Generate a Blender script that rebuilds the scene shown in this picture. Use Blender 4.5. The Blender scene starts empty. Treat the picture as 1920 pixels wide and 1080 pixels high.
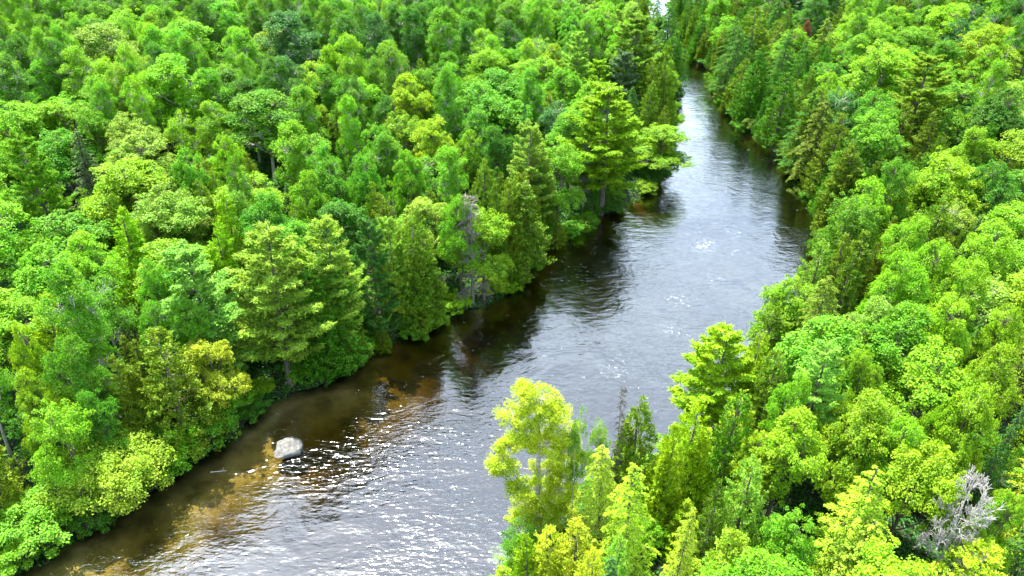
import bpy, math
import numpy as np
from mathutils import Vector

SC = bpy.context.scene
COL = SC.collection

# ------------------------------------------------------------------ camera
CAM_H, PITCH, FPX = 48.0, math.radians(33), 1371.0        # FPX: focal length in pixels of a 1920 px wide picture
cd = bpy.data.cameras.new('camera'); cam = bpy.data.objects.new('camera', cd); COL.objects.link(cam)
cam.location = (0, 0, CAM_H); cam.rotation_euler = (math.pi / 2 - PITCH, 0, 0)
cd.sensor_width = 36.0; cd.lens = 36.0 * FPX / 1920.0
cd.clip_start = 0.5; cd.clip_end = 8000
SC.camera = cam

# ------------------------------------------------------------------ light
SUN_EL, SUN_AZ = math.radians(67), math.radians(-30)      # azimuth from +Y, clockwise
world = bpy.data.worlds.new('World'); SC.world = world; world.use_nodes = True
nt = world.node_tree; nt.nodes.clear()
def N(tree, typ, **kw):
    n = tree.nodes.new(typ)
    for k, v in kw.items():
        if k.startswith('i_'):
            key = k[2:]
            n.inputs[int(key) if key.isdigit() else key.replace('_', ' ')].default_value = v
        else: setattr(n, k, v)
    return n
sky = N(nt, 'ShaderNodeTexSky', sky_type='NISHITA', sun_disc=False, sun_elevation=SUN_EL, sun_rotation=SUN_AZ, altitude=200, dust_density=1.5)
tc = N(nt, 'ShaderNodeTexCoord')
mp = N(nt, 'ShaderNodeMapping'); mp.inputs['Scale'].default_value = (1, 1, 2.2); mp.inputs['Location'].default_value = (0.35, 0.2, 0.0)
cn = N(nt, 'ShaderNodeTexNoise', i_Scale=2.6, i_Detail=6.0, i_Roughness=0.55)
cr = N(nt, 'ShaderNodeValToRGB'); cr.color_ramp.elements[0].position = 0.40; cr.color_ramp.elements[1].position = 0.62
cl = N(nt, 'ShaderNodeMix', data_type='RGBA')
to_sun = Vector((math.sin(SUN_AZ) * math.cos(SUN_EL), math.cos(SUN_AZ) * math.cos(SUN_EL), math.sin(SUN_EL)))
# thin white clouds, brighter towards the sun that shines through them
dt = N(nt, 'ShaderNodeVectorMath', operation='DOT_PRODUCT'); dt.inputs[1].default_value = to_sun
mxx = N(nt, 'ShaderNodeMath', operation='MAXIMUM'); mxx.inputs[1].default_value = 0.0
pw = N(nt, 'ShaderNodeMath', operation='POWER'); pw.inputs[1].default_value = 6.0
glow = N(nt, 'ShaderNodeMapRange', i_To_Min=8.5, i_To_Max=19.0)
tint = N(nt, 'ShaderNodeMix', data_type='RGBA', blend_type='MULTIPLY'); tint.inputs['Factor'].default_value = 1.0; tint.inputs['B'].default_value = (.80, .96, 1.12, 1)
cgl = N(nt, 'ShaderNodeCombineColor')
bg = N(nt, 'ShaderNodeBackground', i_Strength=0.12)
wo = N(nt, 'ShaderNodeOutputWorld')
L = nt.links.new
L(tc.outputs['Generated'], dt.inputs[0]); L(dt.outputs['Value'], mxx.inputs[0]); L(mxx.outputs[0], pw.inputs[0]); L(pw.outputs[0], glow.inputs['Value'])
for k in range(3): L(glow.outputs[0], cgl.inputs[k])
L(cgl.outputs[0], tint.inputs['A']); L(tint.outputs['Result'], cl.inputs['B'])
L(tc.outputs['Generated'], mp.inputs['Vector']); L(mp.outputs[0], cn.inputs['Vector']); L(cn.outputs['Fac'], cr.inputs['Fac'])
L(cr.outputs['Color'], cl.inputs['Factor']); L(sky.outputs[0], cl.inputs['A']); L(cl.outputs['Result'], bg.inputs['Color']); L(bg.outputs[0], wo.inputs['Surface'])
sd = bpy.data.lights.new('sun', 'SUN'); sd.energy = 5.0; sd.angle = math.radians(0.5); sd.color = (1.0, 0.95, 0.85)
sun = bpy.data.objects.new('sun', sd); COL.objects.link(sun)
sun.rotation_euler = to_sun.to_track_quat('Z', 'Y').to_euler(); sun.location = to_sun * 300
vs = SC.view_settings; vs.view_transform = 'Standard'; vs.look = 'None'; vs.gamma = 1.0; vs.exposure = 1.85
cy = SC.cycles
cy.max_bounces = 6; cy.diffuse_bounces = 3; cy.glossy_bounces = 2; cy.transmission_bounces = 4; cy.transparent_max_bounces = 6; cy.volume_bounces = 0
cy.use_denoising = True; cy.denoiser = 'OPENIMAGEDENOISE'; cy.sample_clamp_indirect = 4.0; cy.caustics_reflective = False; cy.caustics_refractive = False

# ------------------------------------------------------------------ river and ground shape
LB = np.array([(-75, -60), (-58, 0), (-44, 24), (-37.2, 34.5), (-30.5, 42.8), (-25.7, 49), (-23.6, 54), (-18, 57.2), (-14, 62.4), (-7.6, 67.4), (-2.8, 70.5), (1, 76),
               (3, 82.2), (9.2, 89.5), (15, 94.8), (22, 103), (25.5, 113), (31, 138), (35.5, 176), (35, 200), (37, 221), (40, 300), (20, 500), (-400, 2500), (-600, 4500)], float)
RB = np.array([(-14, -60), (-4, 0), (-2.2, 20), (-1.6, 28), (-.2, 34), (1.6, 38), (6.2, 41), (9.5, 43), (15.5, 47.5), (21, 53), (26.5, 60), (34.5, 70), (41.5, 83), (44.6, 95), (44.7, 110), (42.2, 127),
               (41.5, 139), (43.5, 160), (41.2, 178), (42, 200), (46.5, 216), (52, 300), (40, 500), (-375, 2500), (-575, 4500)], float)
def smooth(P):
    out = []
    for i in range(len(P) - 1):
        p0, p1, p2, p3 = P[max(i - 1, 0)], P[i], P[i + 1], P[min(i + 2, len(P) - 1)]
        n = 4 if np.hypot(*(p2 - p1)) < 60 else 1
        for t in np.arange(n) / n:
            m1, m2 = (p2 - p0) * .4, (p3 - p1) * .4
            if n == 1: m1 = m2 = p2 - p1
            out.append((2*t**3 - 3*t*t + 1) * p1 + (t**3 - 2*t*t + t) * m1 + (-2*t**3 + 3*t*t) * p2 + (t**3 - t*t) * m2)
    out.append(P[-1]); return np.array(out)
LB, RB = smooth(LB), smooth(RB)
def seg_dist(X, Y, P):
    best = np.full(X.shape, 1e18)
    for a, b in zip(P[:-1], P[1:]):
        ab = b - a; t = np.clip(((X - a[0]) * ab[0] + (Y - a[1]) * ab[1]) / (ab @ ab), 0, 1)
        best = np.minimum(best, (X - a[0] - t * ab[0])**2 + (Y - a[1] - t * ab[1])**2)
    return np.sqrt(best)
def river(X, Y):
    """signed distance to the water line (land positive), and the side: -1 left bank, +1 right bank"""
    X, Y = np.atleast_1d(np.asarray(X, float)), np.atleast_1d(np.asarray(Y, float))
    xl, xr = np.interp(Y, LB[:, 1], LB[:, 0]), np.interp(Y, RB[:, 1], RB[:, 0])
    dl, dr = seg_dist(X, Y, LB), seg_dist(X, Y, RB)
    ins = (X > xl) & (X < xr)
    return np.where(ins, -np.minimum(dl, dr), np.minimum(dl, dr)), np.where(X < (xl + xr) / 2, -1, 1), dl, dr, ins
def wav(X, Y):
    return (np.sin(X * .31 + 1.3 * np.sin(Y * .17)) + np.sin(Y * .27 + 1.1 * np.sin(X * .23 + 2)) + .5 * np.sin(X * .9 + Y * .7) + .4 * np.sin(Y * 1.3 - X * .8)) / 2.9
def ground_z(X, Y):
    X, Y = np.atleast_1d(np.asarray(X, float)), np.atleast_1d(np.asarray(Y, float))
    d, side, dl, dr, ins = river(X, Y)
    d = d + .55 * wav(X * 1.7, Y * 1.7) * np.exp(-np.abs(d) / 4)
    land = 1.3 * (1 - np.exp(-np.maximum(d, 0) / 1.6)) + .02 * np.maximum(d, 0) + .35 * wav(X, Y) * np.clip(d / 6, 0, 1)
    land = land + np.where(side < 0, .045, .03) * np.clip(d - 25, 0, 130) * np.clip((Y - 20) / 60, 0, 1)
    up = np.clip((Y - 55) / 12, 0, 1)
    bed = -np.minimum(np.minimum(.15 + .7 * up + (.05 + .35 * up) * dl + .017 * dl**2, .9 + 1.5 * dr), 3.4) + .10 * wav(X * 2.3, Y * 2.3) + .12 * wav(X * .8 + 3, Y * .9)
    k = np.clip(d / .5 + .5, 0, 1)
    return k * land + (1 - k) * np.minimum(bed, -.1)
GS = 1.0; gx_, gy_ = np.arange(-150, 185, GS), np.arange(-70, 260, GS)
_X, _Y = np.meshgrid(gx_, gy_); GD, GSIDE = (a.reshape(_X.shape) for a in river(_X.ravel(), _Y.ravel())[:2]); GZG = ground_z(_X.ravel(), _Y.ravel()).reshape(_X.shape)
def look(A, x, y):
    i = np.clip((np.asarray(x, float) - gx_[0]) / GS, 0, len(gx_) - 1.001); j = np.clip((np.asarray(y, float) - gy_[0]) / GS, 0, len(gy_) - 1.001)
    a, b = i.astype(int), j.astype(int); u, v = i - a, j - b
    return (A[b, a] * (1 - u) + A[b, a + 1] * u) * (1 - v) + (A[b + 1, a] * (1 - u) + A[b + 1, a + 1] * u) * v
def gz(x, y): return float(look(GZG, x, y))
def rd(x, y): return float(look(GD, x, y))
def at(px, py, z=0.0):
    """where the sight line through a picture point meets the height z"""
    dx, v = (px - 960) / FPX, (540 - py) / FPX
    t = (CAM_H - z) / (math.sin(PITCH) - v * math.cos(PITCH))
    return dx * t, (math.cos(PITCH) + v * math.sin(PITCH)) * t, t
def at_ground(px, py, H=0.0):
    z = H + 1.5
    for _ in range(6):
        x, y, t = at(px, py, z); z = gz(x, y) + H
        if gz(x, y) < 0: z = H + .5
    return x, y, t
def pix(x, y, z):
    dz = z - CAM_H
    dep = y * math.cos(PITCH) - dz * math.sin(PITCH); up = y * math.sin(PITCH) + dz * math.cos(PITCH)
    return 960 + FPX * x / dep, 540 - FPX * up / dep, dep

# ------------------------------------------------------------------ materials
def new_mat(name):
    m = bpy.data.materials.new(name); m.use_nodes = True; t = m.node_tree; t.nodes.clear()
    return m, t, N(t, 'ShaderNodeOutputMaterial')
def foliage_mat(name, trans=.42, gloss=.05):
    m, t, out = new_mat(name); l = t.links.new
    oi = N(t, 'ShaderNodeObjectInfo'); ge = N(t, 'ShaderNodeNewGeometry')
    tcn = N(t, 'ShaderNodeTexCoord')
    nz = N(t, 'ShaderNodeTexNoise', i_Scale=.55, i_Detail=2.0)
    v1 = N(t, 'ShaderNodeMapRange', i_From_Min=0., i_From_Max=1., i_To_Min=.55, i_To_Max=1.45)
    h1 = N(t, 'ShaderNodeMapRange', i_From_Min=.3, i_From_Max=.7, i_To_Min=.494, i_To_Max=.520)
    hs = N(t, 'ShaderNodeHueSaturation')
    l(tcn.outputs['Object'], nz.inputs['Vector']); l(nz.outputs['Fac'], h1.inputs['Value']); l(ge.outputs['Random Per Island'], v1.inputs['Value'])
    l(h1.outputs[0], hs.inputs['Hue']); l(v1.outputs[0], hs.inputs['Value']); l(oi.outputs['Color'], hs.inputs['Color'])
    di = N(t, 'ShaderNodeBsdfDiffuse'); tr = N(t, 'ShaderNodeBsdfTranslucent'); gl = N(t, 'ShaderNodeBsdfGlossy', i_Roughness=.5)
    ty = N(t, 'ShaderNodeHueSaturation', i_Hue=.497, i_Value=1.25)
    l(hs.outputs[0], ty.inputs['Color'])
    l(hs.outputs[0], di.inputs['Color']); l(ty.outputs[0], tr.inputs['Color'])
    m1 = N(t, 'ShaderNodeMixShader', i_0=trans); m2 = N(t, 'ShaderNodeMixShader', i_0=gloss)
    l(di.outputs[0], m1.inputs[1]); l(tr.outputs[0], m1.inputs[2]); l(m1.outputs[0], m2.inputs[1]); l(gl.outputs[0], m2.inputs[2])
    l(m2.outputs[0], out.inputs['Surface']); return m
def noise_mat(name, c1, c2, scale=3.0, rough=.9, bump=.3, c3=None, stretch=(1, 1, 1)):
    m, t, out = new_mat(name); l = t.links.new
    tcn = N(t, 'ShaderNodeTexCoord'); mpn = N(t, 'ShaderNodeMapping'); mpn.inputs['Scale'].default_value = stretch
    nz = N(t, 'ShaderNodeTexNoise', i_Scale=scale, i_Detail=8.0, i_Roughness=.65)
    rp = N(t, 'ShaderNodeValToRGB'); rp.color_ramp.elements[0].position = .32; rp.color_ramp.elements[1].position = .7
    rp.color_ramp.elements[0].color = (*c1, 1); rp.color_ramp.elements[1].color = (*c2, 1)
    if c3: e = rp.color_ramp.elements.new(.52); e.color = (*c3, 1)
    b = N(t, 'ShaderNodeBsdfPrincipled', i_Roughness=rough); bm_ = N(t, 'ShaderNodeBump', i_Strength=bump, i_Distance=.1)
    l(tcn.outputs['Object'], mpn.inputs[0]); l(mpn.outputs[0], nz.inputs['Vector']); l(nz.outputs['Fac'], rp.inputs['Fac']); l(rp.outputs[0], b.inputs['Base Color'])
    l(nz.outputs['Fac'], bm_.inputs['Height']); l(bm_.outputs[0], b.inputs['Normal']); l(b.outputs[0], out.inputs['Surface']); return m
M_LEAF = foliage_mat('leaf_foliage', .45, .02)
M_NEEDLE = foliage_mat('needle_foliage', .3, .015)
M_BARK = noise_mat('bark', (.05, .04, .03), (.17, .14, .11), 2.5, stretch=(3, 3, .6))
M_PALEBARK = noise_mat('pale_bark', (.22, .20, .16), (.55, .53, .47), 2.5, stretch=(1.5, 1.5, 2))
M_DEADWOOD = noise_mat('dead_wood', (.22, .205, .19), (.44, .42, .39), 3, stretch=(3, 3, .6))
M_SNAG = noise_mat('weathered_snag', (.10, .085, .07), (.27, .24, .21), 3, stretch=(3, 3, .6))
def rock_mat():
    m = noise_mat('granite', (.042, .040, .037), (.19, .185, .175), 2.6, .85, .7, (.115, .111, .104)); t = m.node_tree; l = t.links.new
    b = next(n for n in t.nodes if n.type == 'BSDF_PRINCIPLED'); src = b.inputs['Base Color'].links[0].from_socket
    ge = N(t, 'ShaderNodeNewGeometry'); sp = N(t, 'ShaderNodeSeparateXYZ'); wet = N(t, 'ShaderNodeMapRange', i_From_Min=.12, i_From_Max=.34, i_To_Min=.72, i_To_Max=0.); nz = N(t, 'ShaderNodeTexNoise', i_Scale=3.0)
    ad = N(t, 'ShaderNodeMath', operation='MULTIPLY_ADD', i_1=-.3, i_2=.15); ad2 = N(t, 'ShaderNodeMath', operation='ADD')
    mx = N(t, 'ShaderNodeMix', data_type='RGBA'); mx.inputs['B'].default_value = (.03, .025, .02, 1)
    vo = N(t, 'ShaderNodeTexVoronoi', feature='DISTANCE_TO_EDGE', i_Scale=.8); ck = N(t, 'ShaderNodeMapRange', i_From_Min=.0, i_From_Max=.02, i_To_Min=.75, i_To_Max=0.); mc = N(t, 'ShaderNodeMix', data_type='RGBA'); mc.inputs['B'].default_value = (.05, .045, .04, 1)
    l(ge.outputs['Position'], sp.inputs[0]); l(ge.outputs['Position'], nz.inputs['Vector']); l(ge.outputs['Position'], vo.inputs['Vector']); l(vo.outputs['Distance'], ck.inputs['Value'])
    l(nz.outputs['Fac'], ad.inputs[0]); l(ad.outputs[0], ad2.inputs[0]); l(sp.outputs['Z'], ad2.inputs[1]); l(ad2.outputs[0], wet.inputs['Value'])
    l(ck.outputs[0], mc.inputs['Factor']); l(src, mc.inputs['A']); l(mc.outputs['Result'], mx.inputs['A']); l(wet.outputs[0], mx.inputs['Factor']); l(mx.outputs['Result'], b.inputs['Base Color']); return m
M_ROCK = rock_mat()

# ------------------------------------------------------------------ mesh helpers
def mesh_np(name, V, F4=None, F3=None, mat=None, smooth=False):
    """mesh from arrays of vertices, quads and triangles"""
    V = np.asarray(V, np.float32); me = bpy.data.meshes.new(name)
    F4 = np.zeros((0, 4), np.int32) if F4 is None else np.asarray(F4, np.int32).reshape(-1, 4)
    F3 = np.zeros((0, 3), np.int32) if F3 is None else np.asarray(F3, np.int32).reshape(-1, 3)
    me.vertices.add(len(V)); me.vertices.foreach_set('co', V.ravel())
    me.loops.add(F4.size + F3.size); me.loops.foreach_set('vertex_index', np.concatenate([F4.ravel(), F3.ravel()]))
    me.polygons.add(len(F4) + len(F3))
    st = np.concatenate([np.arange(len(F4)) * 4, F4.size + np.arange(len(F3)) * 3]).astype(np.int32)
    me.polygons.foreach_set('loop_start', st)
    me.polygons.foreach_set('use_smooth', np.full(len(st), smooth))
    me.update(calc_edges=True); me.validate()
    if mat: me.materials.append(mat)
    return me
def nrm(a): return a / np.maximum(np.linalg.norm(a, axis=-1, keepdims=True), 1e-6)
class Leaves:
    """collects rhombic leaf faces: centre, long axis, normal, length, width"""
    def __init__(s): s.c, s.a, s.n, s.l, s.w = [], [], [], [], []
    def add(s, c, a, n, l, w):
        k = len(c); s.c.append(c); s.a.append(np.broadcast_to(a, (k, 3))); s.n.append(np.broadcast_to(n, (k, 3)))
        s.l.append(np.broadcast_to(l, (k,))); s.w.append(np.broadcast_to(w, (k,)))
    def mesh(s, name, mat):
        c, a, n = (np.concatenate(q) for q in (s.c, s.a, s.n)); l = np.concatenate(s.l)[:, None]; w = np.concatenate(s.w)[:, None]
        n = nrm(n); a = nrm(a - n * (a * n).sum(1, keepdims=True)); b = np.cross(n, a)
        fold = n * w * .18
        V = np.stack([c - a * l * .5, c + b * w * .5 + fold, c + a * l * .5, c - b * w * .5 + fold], 1).reshape(-1, 3)
        k = len(c); F = np.arange(k * 4).reshape(-1, 4)
        return mesh_np(name, V, F4=F, mat=mat)
class Tubes:
    def __init__(s): s.V, s.F, s.T, s.n = [], [], [], 0
    def add(s, P, R, sides=5):
        P = np.asarray(P, float); R = np.asarray(R, float)
        T = nrm(np.gradient(P, axis=0)); ref = np.array([0, 0, 1.]) if abs(T[0, 2]) < .8 else np.array([1., 0, 0])
        u = nrm(np.cross(T, ref)); v = np.cross(T, u); an = np.arange(sides) / sides * 2 * np.pi
        ring = P[:, None] + R[:, None, None] * (np.cos(an)[None, :, None] * u[:, None] + np.sin(an)[None, :, None] * v[:, None])
        k = len(P); b = s.n
        i = np.arange(k - 1)[:, None]; j = np.arange(sides)[None]; j2 = (j + 1) % sides
        s.F.append(np.stack([b + i * sides + j, b + i * sides + j2, b + (i + 1) * sides + j2, b + (i + 1) * sides + j], -1).reshape(-1, 4))
        s.V.append(ring.reshape(-1, 3)); s.n += k * sides
        s.V.append(P[-1:]); e = b + (k - 1) * sides; jj = np.arange(sides)
        s.T.append(np.stack([e + jj, e + (jj + 1) % sides, np.full(sides, s.n)], -1)); s.n += 1
    def mesh(s, name, mat): return mesh_np(name, np.concatenate(s.V), np.concatenate(s.F), np.concatenate(s.T), mat, True)
def rvec(r, k): return nrm(r.normal(size=(k, 3)))
UP = np.array([0, 0, 1.])
def trunk_tube(tb, r, H, rad, bend=.25, top=.03, sides=7):
    z = np.linspace(-.9, H, 9); ph = r.uniform(0, 6.28)
    x = bend * np.sin(z / H * 2.2 + ph) - bend * math.sin(ph); y = bend * np.cos(z / H * 1.7 + ph) - bend * math.cos(ph)
    P = np.stack([x, y, z], 1); R = rad * (1 - np.clip(z / H, 0, 1))**.8 + top; R[:2] *= 1.25
    tb.add(P, R, sides); return P
def limb(tb, p0, p1, r0, r1=.015, sag=.12, sides=4, n=4):
    p0, p1 = np.asarray(p0, float), np.asarray(p1, float); t = np.linspace(0, 1, n)[:, None]
    P = p0 + (p1 - p0) * t; P[:, 2] += np.linalg.norm(p1 - p0) * sag * np.sin(t[:, 0] * np.pi) * -1
    tb.add(P, np.linspace(r0, r1, n), sides)

# ------------------------------------------------------------------ plants: each returns (trunk mesh, crown mesh)
def clump_leaves(lv, r, c, rad, n, ls, outw, flat=.45, rnd=.75, dome=.55):
    q = rvec(r, n) * (r.random((n, 1))**.45); rr = np.hypot(q[:, 0], q[:, 1])
    p = np.stack([q[:, 0], q[:, 1], q[:, 2] * flat - dome * rr**2 + .2], 1) * rad + c
    nv = UP * .75 + outw * .35 + np.stack([q[:, 0], q[:, 1], 0 * rr], 1) * .5 + r.normal(size=(n, 3)) * rnd * .6
    ll = ls * r.uniform(.7, 1.35, n); lv.add(p, rvec(r, n), nv, ll, ll * .68)
def broadleaf(name, seed, R, H, base=.34, nl=9, cpl=15, n=100, ls=.27, flat=.45, rnd=.75, crad=.20, bark=None, shape='dome', rad=.2, lrad=.40, inner=.0):
    r = np.random.default_rng(seed); lv = Leaves(); tb = Tubes()
    z0 = base * H; hc = H - z0; lobes = []
    if shape == 'dome':
        for i in range(nl):
            if i == 0: t, a, q = .78, 0, .12
            else:
                ring = (i - 1) % 3; t = [.60, .42, .20][ring] + r.uniform(-.07, .09); a = i * 2.399 + r.uniform(-.4, .4); q = [.46, .64, .60][ring] * r.uniform(.8, 1.15)
            lr = R * lrad * r.uniform(.66, 1.3)
            lobes.append((np.array([q * R * math.cos(a), q * R * math.sin(a), z0 + t * hc]), lr))
    else:
        for i in range(nl):
            t = (i + .5) / nl * .9 + r.uniform(-.03, .03); a = i * 2.399 + r.uniform(-.5, .5)
            q = (math.sin(math.pi * min(1, t * .85 + .18))**.8) * .55 * r.uniform(.7, 1.2)
            if i == nl - 1: q = .05
            lobes.append((np.array([q * R * math.cos(a), q * R * math.sin(a), z0 + t * hc]), R * lrad * r.uniform(.8, 1.2) * (1.05 - .35 * t)))
    P = trunk_tube(tb, r, z0 + hc * .72, rad)
    top = H - .2
    for c, lr in lobes:
        zt = max(z0 * .8, c[2] - lr * 1.5 - .25 * np.hypot(c[0], c[1])); k = np.interp(zt, P[:, 2], np.arange(len(P)))
        p0 = np.array([np.interp(zt, P[:, 2], P[:, 0]), np.interp(zt, P[:, 2], P[:, 1]), zt]); ce = c - [0, 0, lr * .3]
        limb(tb, p0, ce, rad * .42, .05, .08, 5)
        d = rvec(r, cpl); d[:, 2] = d[:, 2] * .85 + .28; d = nrm(d)
        for v in d:
            k = r.uniform(.72, 1.12); cc = c + v * lr * k * np.array([1, 1, .82]); cc[2] = min(cc[2], top)
            outw = nrm(cc - np.array([0, 0, z0 + hc * .3]))
            limb(tb, ce, cc, .035, .012, .05, 3, 3)
            rc = R * crad * r.uniform(.7, 1.25)
            clump_leaves(lv, r, cc, rc, int(n * r.uniform(.55, 1.2)), ls * r.uniform(.82, 1.2), outw, flat, rnd)
        for _ in range(5):                                              # shoots that stick out of the outline
            v = nrm(r.normal(size=3) + [0, 0, .5]); cc = c + v * lr * r.uniform(1.12, 1.45) * np.array([1, 1, .8]); cc[2] = min(cc[2], top + .3)
            limb(tb, ce, cc, .03, .01, .05, 3, 3); clump_leaves(lv, r, cc, R * crad * r.uniform(.4, .65), int(n * .4), ls, nrm(v), flat, rnd)
    return tb.mesh(name + '_trunk', bark or M_BARK), lv.mesh(name + '_crown', M_LEAF)
def cedar(name, seed, R, H, ns=430, lps=44, split=0, ls=.165, loose=1.0, base=.04, taper=.85, mat=None):
    r = np.random.default_rng(seed); lv = Leaves(); tb = Tubes()
    trunk_tube(tb, r, H * .93, .17, .1)
    ph = r.uniform(0, 6.28, 6)
    tops = [(0., 0., H, 1.)] + [(R * .4 * math.cos(a), R * .4 * math.sin(a), H * r.uniform(.72, .9), .6) for a in r.uniform(0, 6.28, split)]
    for (tx, ty, th, tw) in tops:
        for _ in range(int(ns * tw)):
            t = base + (1 - base) * (1 - math.sqrt(r.random())) if r.random() < .75 else r.uniform(base, 1); z = t * th; a = r.uniform(0, 2 * math.pi)
            lump = 1 + .16 * math.sin(3 * a + ph[0] + 5 * t) + .15 * math.sin(5 * a + ph[1] - 9 * t) + .10 * math.sin(17 * t + ph[2] + 2 * a)
            rr = R * tw * ((1 - t)**taper) * min(1, .55 + t * 3.5) * lump + .12
            k = r.uniform(.72, 1.06) if r.random() < .82 else r.uniform(.3, .7)
            o = np.array([math.cos(a), math.sin(a), 0.]); c = np.array([tx, ty, z]) + o * rr * k
            ax = nrm(o * r.uniform(.35, 1.0) * loose + UP * r.uniform(.35, 1.1) + r.normal(size=3) * .22)
            sd_ = nrm(np.cross(ax, r.normal(size=3))); L_ = r.uniform(.5, 1.0) * (.55 + .5 * (1 - t)) * .95
            u = r.uniform(-.5, .5, lps); v = r.normal(size=lps) * .20 * (1.1 - u)
            p = c + ax * (u * L_)[:, None] + sd_ * (v * L_)[:, None] + r.normal(size=(lps, 3)) * .06 - o * (np.abs(v) * .3)[:, None]
            la = ax + sd_ * (v * 2.4)[:, None] + r.normal(size=(lps, 3)) * .25
            nv = np.cross(ax, sd_) * .7 + o * .35 + UP * .25 + r.normal(size=(lps, 3)) * .4
            ll = ls * r.uniform(.7, 1.35, lps); lv.add(p, la, nv, ll, ll * .5)
            if r.random() < .1: limb(tb, [tx * t, ty * t, max(.2, z - .4)], c, .03, .01, 0, 3, 2)
    return tb.mesh(name + '_trunk', M_BARK), lv.mesh(name + '_crown', mat or M_NEEDLE)
def layered(name, seed, R, H, nb=85, lpb=150, base=.08, droop=.32, rise=.25, ls=.2, taper=.75, width=.42, rnd=.35, bare=.15):
    """hemlock and spruce: flat drooping sprays on branches all the way up"""
    r = np.random.default_rng(seed); lv = Leaves(); tb = Tubes(); trunk_tube(tb, r, H, .17, .1, .02)
    for i in range(nb):
        t = base + (1 - base) * (i / nb)**1.02; z = t * H; a = i * 2.399 + r.uniform(-.4, .4)
        Lb = (R * (1 - t)**taper * r.uniform(.68, 1.15) + .22) * min(1, .6 + 3 * t); o = np.array([math.cos(a), math.sin(a), 0.]); sdv = np.array([-o[1], o[0], 0])
        f = lambda s: np.stack([o[0] * Lb * s, o[1] * Lb * s, z + rise * Lb * s - droop * Lb * s * s * 1.6], -1)
        tb.add(f(np.linspace(0, .95, 4)), np.linspace(.045, .01, 4), 3)
        n = int(lpb * (.25 + .75 * Lb / R)); s = bare + (1 - bare) * r.random(n)**.75
        w = width * Lb * (1.12 - s) * (r.random(n) * 2 - 1); w *= 1 + .5 * np.sin(s * 22 + i)
        p = f(s) + sdv * w[:, None]; p[:, 2] -= .30 * np.abs(w) + r.random(n) * .16 - .06
        la = o * .8 + sdv * np.sign(w)[:, None] * .7 - UP * .3 + r.normal(size=(n, 3)) * .25
        nv = UP + o * .35 + r.normal(size=(n, 3)) * rnd
        ll = ls * r.uniform(.7, 1.4, n); lv.add(p, la, nv, ll, ll * .42)
    return tb.mesh(name + '_trunk', M_BARK), lv.mesh(name + '_crown', M_NEEDLE)
def pine(name, seed, R, H, nw=12, per=5, tuft=24, base=.25, ls=.42, irregular=.5, bark=None):
    """white pine: open whorls of long limbs carrying plumes of needles"""
    r = np.random.default_rng(seed); lv = Leaves(); tb = Tubes(); trunk_tube(tb, r, H, .24, .2, .02)
    for i in range(nw):
        t = base + (1 - base) * (i + .3) / nw; z0 = t * H
        prof = (1 - t)**.62 * 1.15 * min(1, .62 + (t - base) * 2.2)
        for j in range(per):
            a = j * 2 * math.pi / per + i * 1.1 + r.uniform(-.5, .5); Lb = R * prof * r.uniform(1 - irregular, 1.12) + .35
            if r.random() < .10: continue
            z = z0 + r.uniform(-.5, .5); o = np.array([math.cos(a), math.sin(a), 0.]); sdv = np.array([-o[1], o[0], 0]); rise = r.uniform(-.05, .22) + .42 * t * t
            f = lambda s: np.stack([o[0] * Lb * s, o[1] * Lb * s, z + rise * Lb * s - .12 * Lb * np.sin(s * 3.1) + .10 * Lb * s**3], -1)
            tb.add(f(np.linspace(0, 1, 5)), np.linspace(.06, .015, 5), 4)
            nt_ = int(tuft * (.45 + .55 * Lb / R)); s = .30 + .72 * r.random(nt_)**.8
            w = .34 * Lb * (1.2 - s) * (r.random(nt_) * 2 - 1)
            cc = f(s) + sdv * w[:, None]; cc[:, 2] += .06 * r.normal(size=nt_) + .05
            m = 16; tip = nrm(o * .7 + sdv * np.sign(w)[:, None] * .6 * np.minimum(1, np.abs(w) * 2)[:, None] + UP * .5)
            d = nrm(tip[:, None] * .85 + r.normal(size=(nt_, m, 3)) * .55); ll = ls * r.uniform(.7, 1.2, (nt_, m))
            p = cc[:, None] + d * (ll * .5)[..., None] + tip[:, None] * (r.uniform(-.28, .22, (nt_, m)))[..., None]
            lv.add(p.reshape(-1, 3), d.reshape(-1, 3), (UP * .7 + r.normal(size=(nt_ * m, 3)) * .6), ll.ravel(), .09)
    return tb.mesh(name + '_trunk', bark or M_BARK), lv.mesh(name + '_crown', M_NEEDLE)
def bush(name, seed, R, H, nst=10, cp=10, n=130, ls=.15):
    r = np.random.default_rng(seed); lv = Leaves(); tb = Tubes()
    for i in range(nst):
        a = i * 2.399; q = R * (.15 + .62 * math.sqrt((i + .3) / nst)); c = np.array([q * math.cos(a), q * math.sin(a), H * (.74 - .36 * (q / R)**2) * r.uniform(.85, 1.1)])
        limb(tb, [c[0] * .1, c[1] * .1, -.3], c, .05, .02, -.05, 4)
        for v in rvec(r, cp):
            cc = c + v * np.array([.42 * R, .42 * R, .30 * H]) * r.uniform(.6, 1.15); cc[2] = max(.25, cc[2])
            limb(tb, c, cc, .02, .008, 0, 3, 2)
            clump_leaves(lv, r, cc, R * .2 * r.uniform(.7, 1.3), int(n * r.uniform(.7, 1.2)), ls, nrm(cc), .7, .9, .3)
    return tb.mesh(name + '_stems', M_BARK), lv.mesh(name + '_foliage', M_LEAF)
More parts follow.
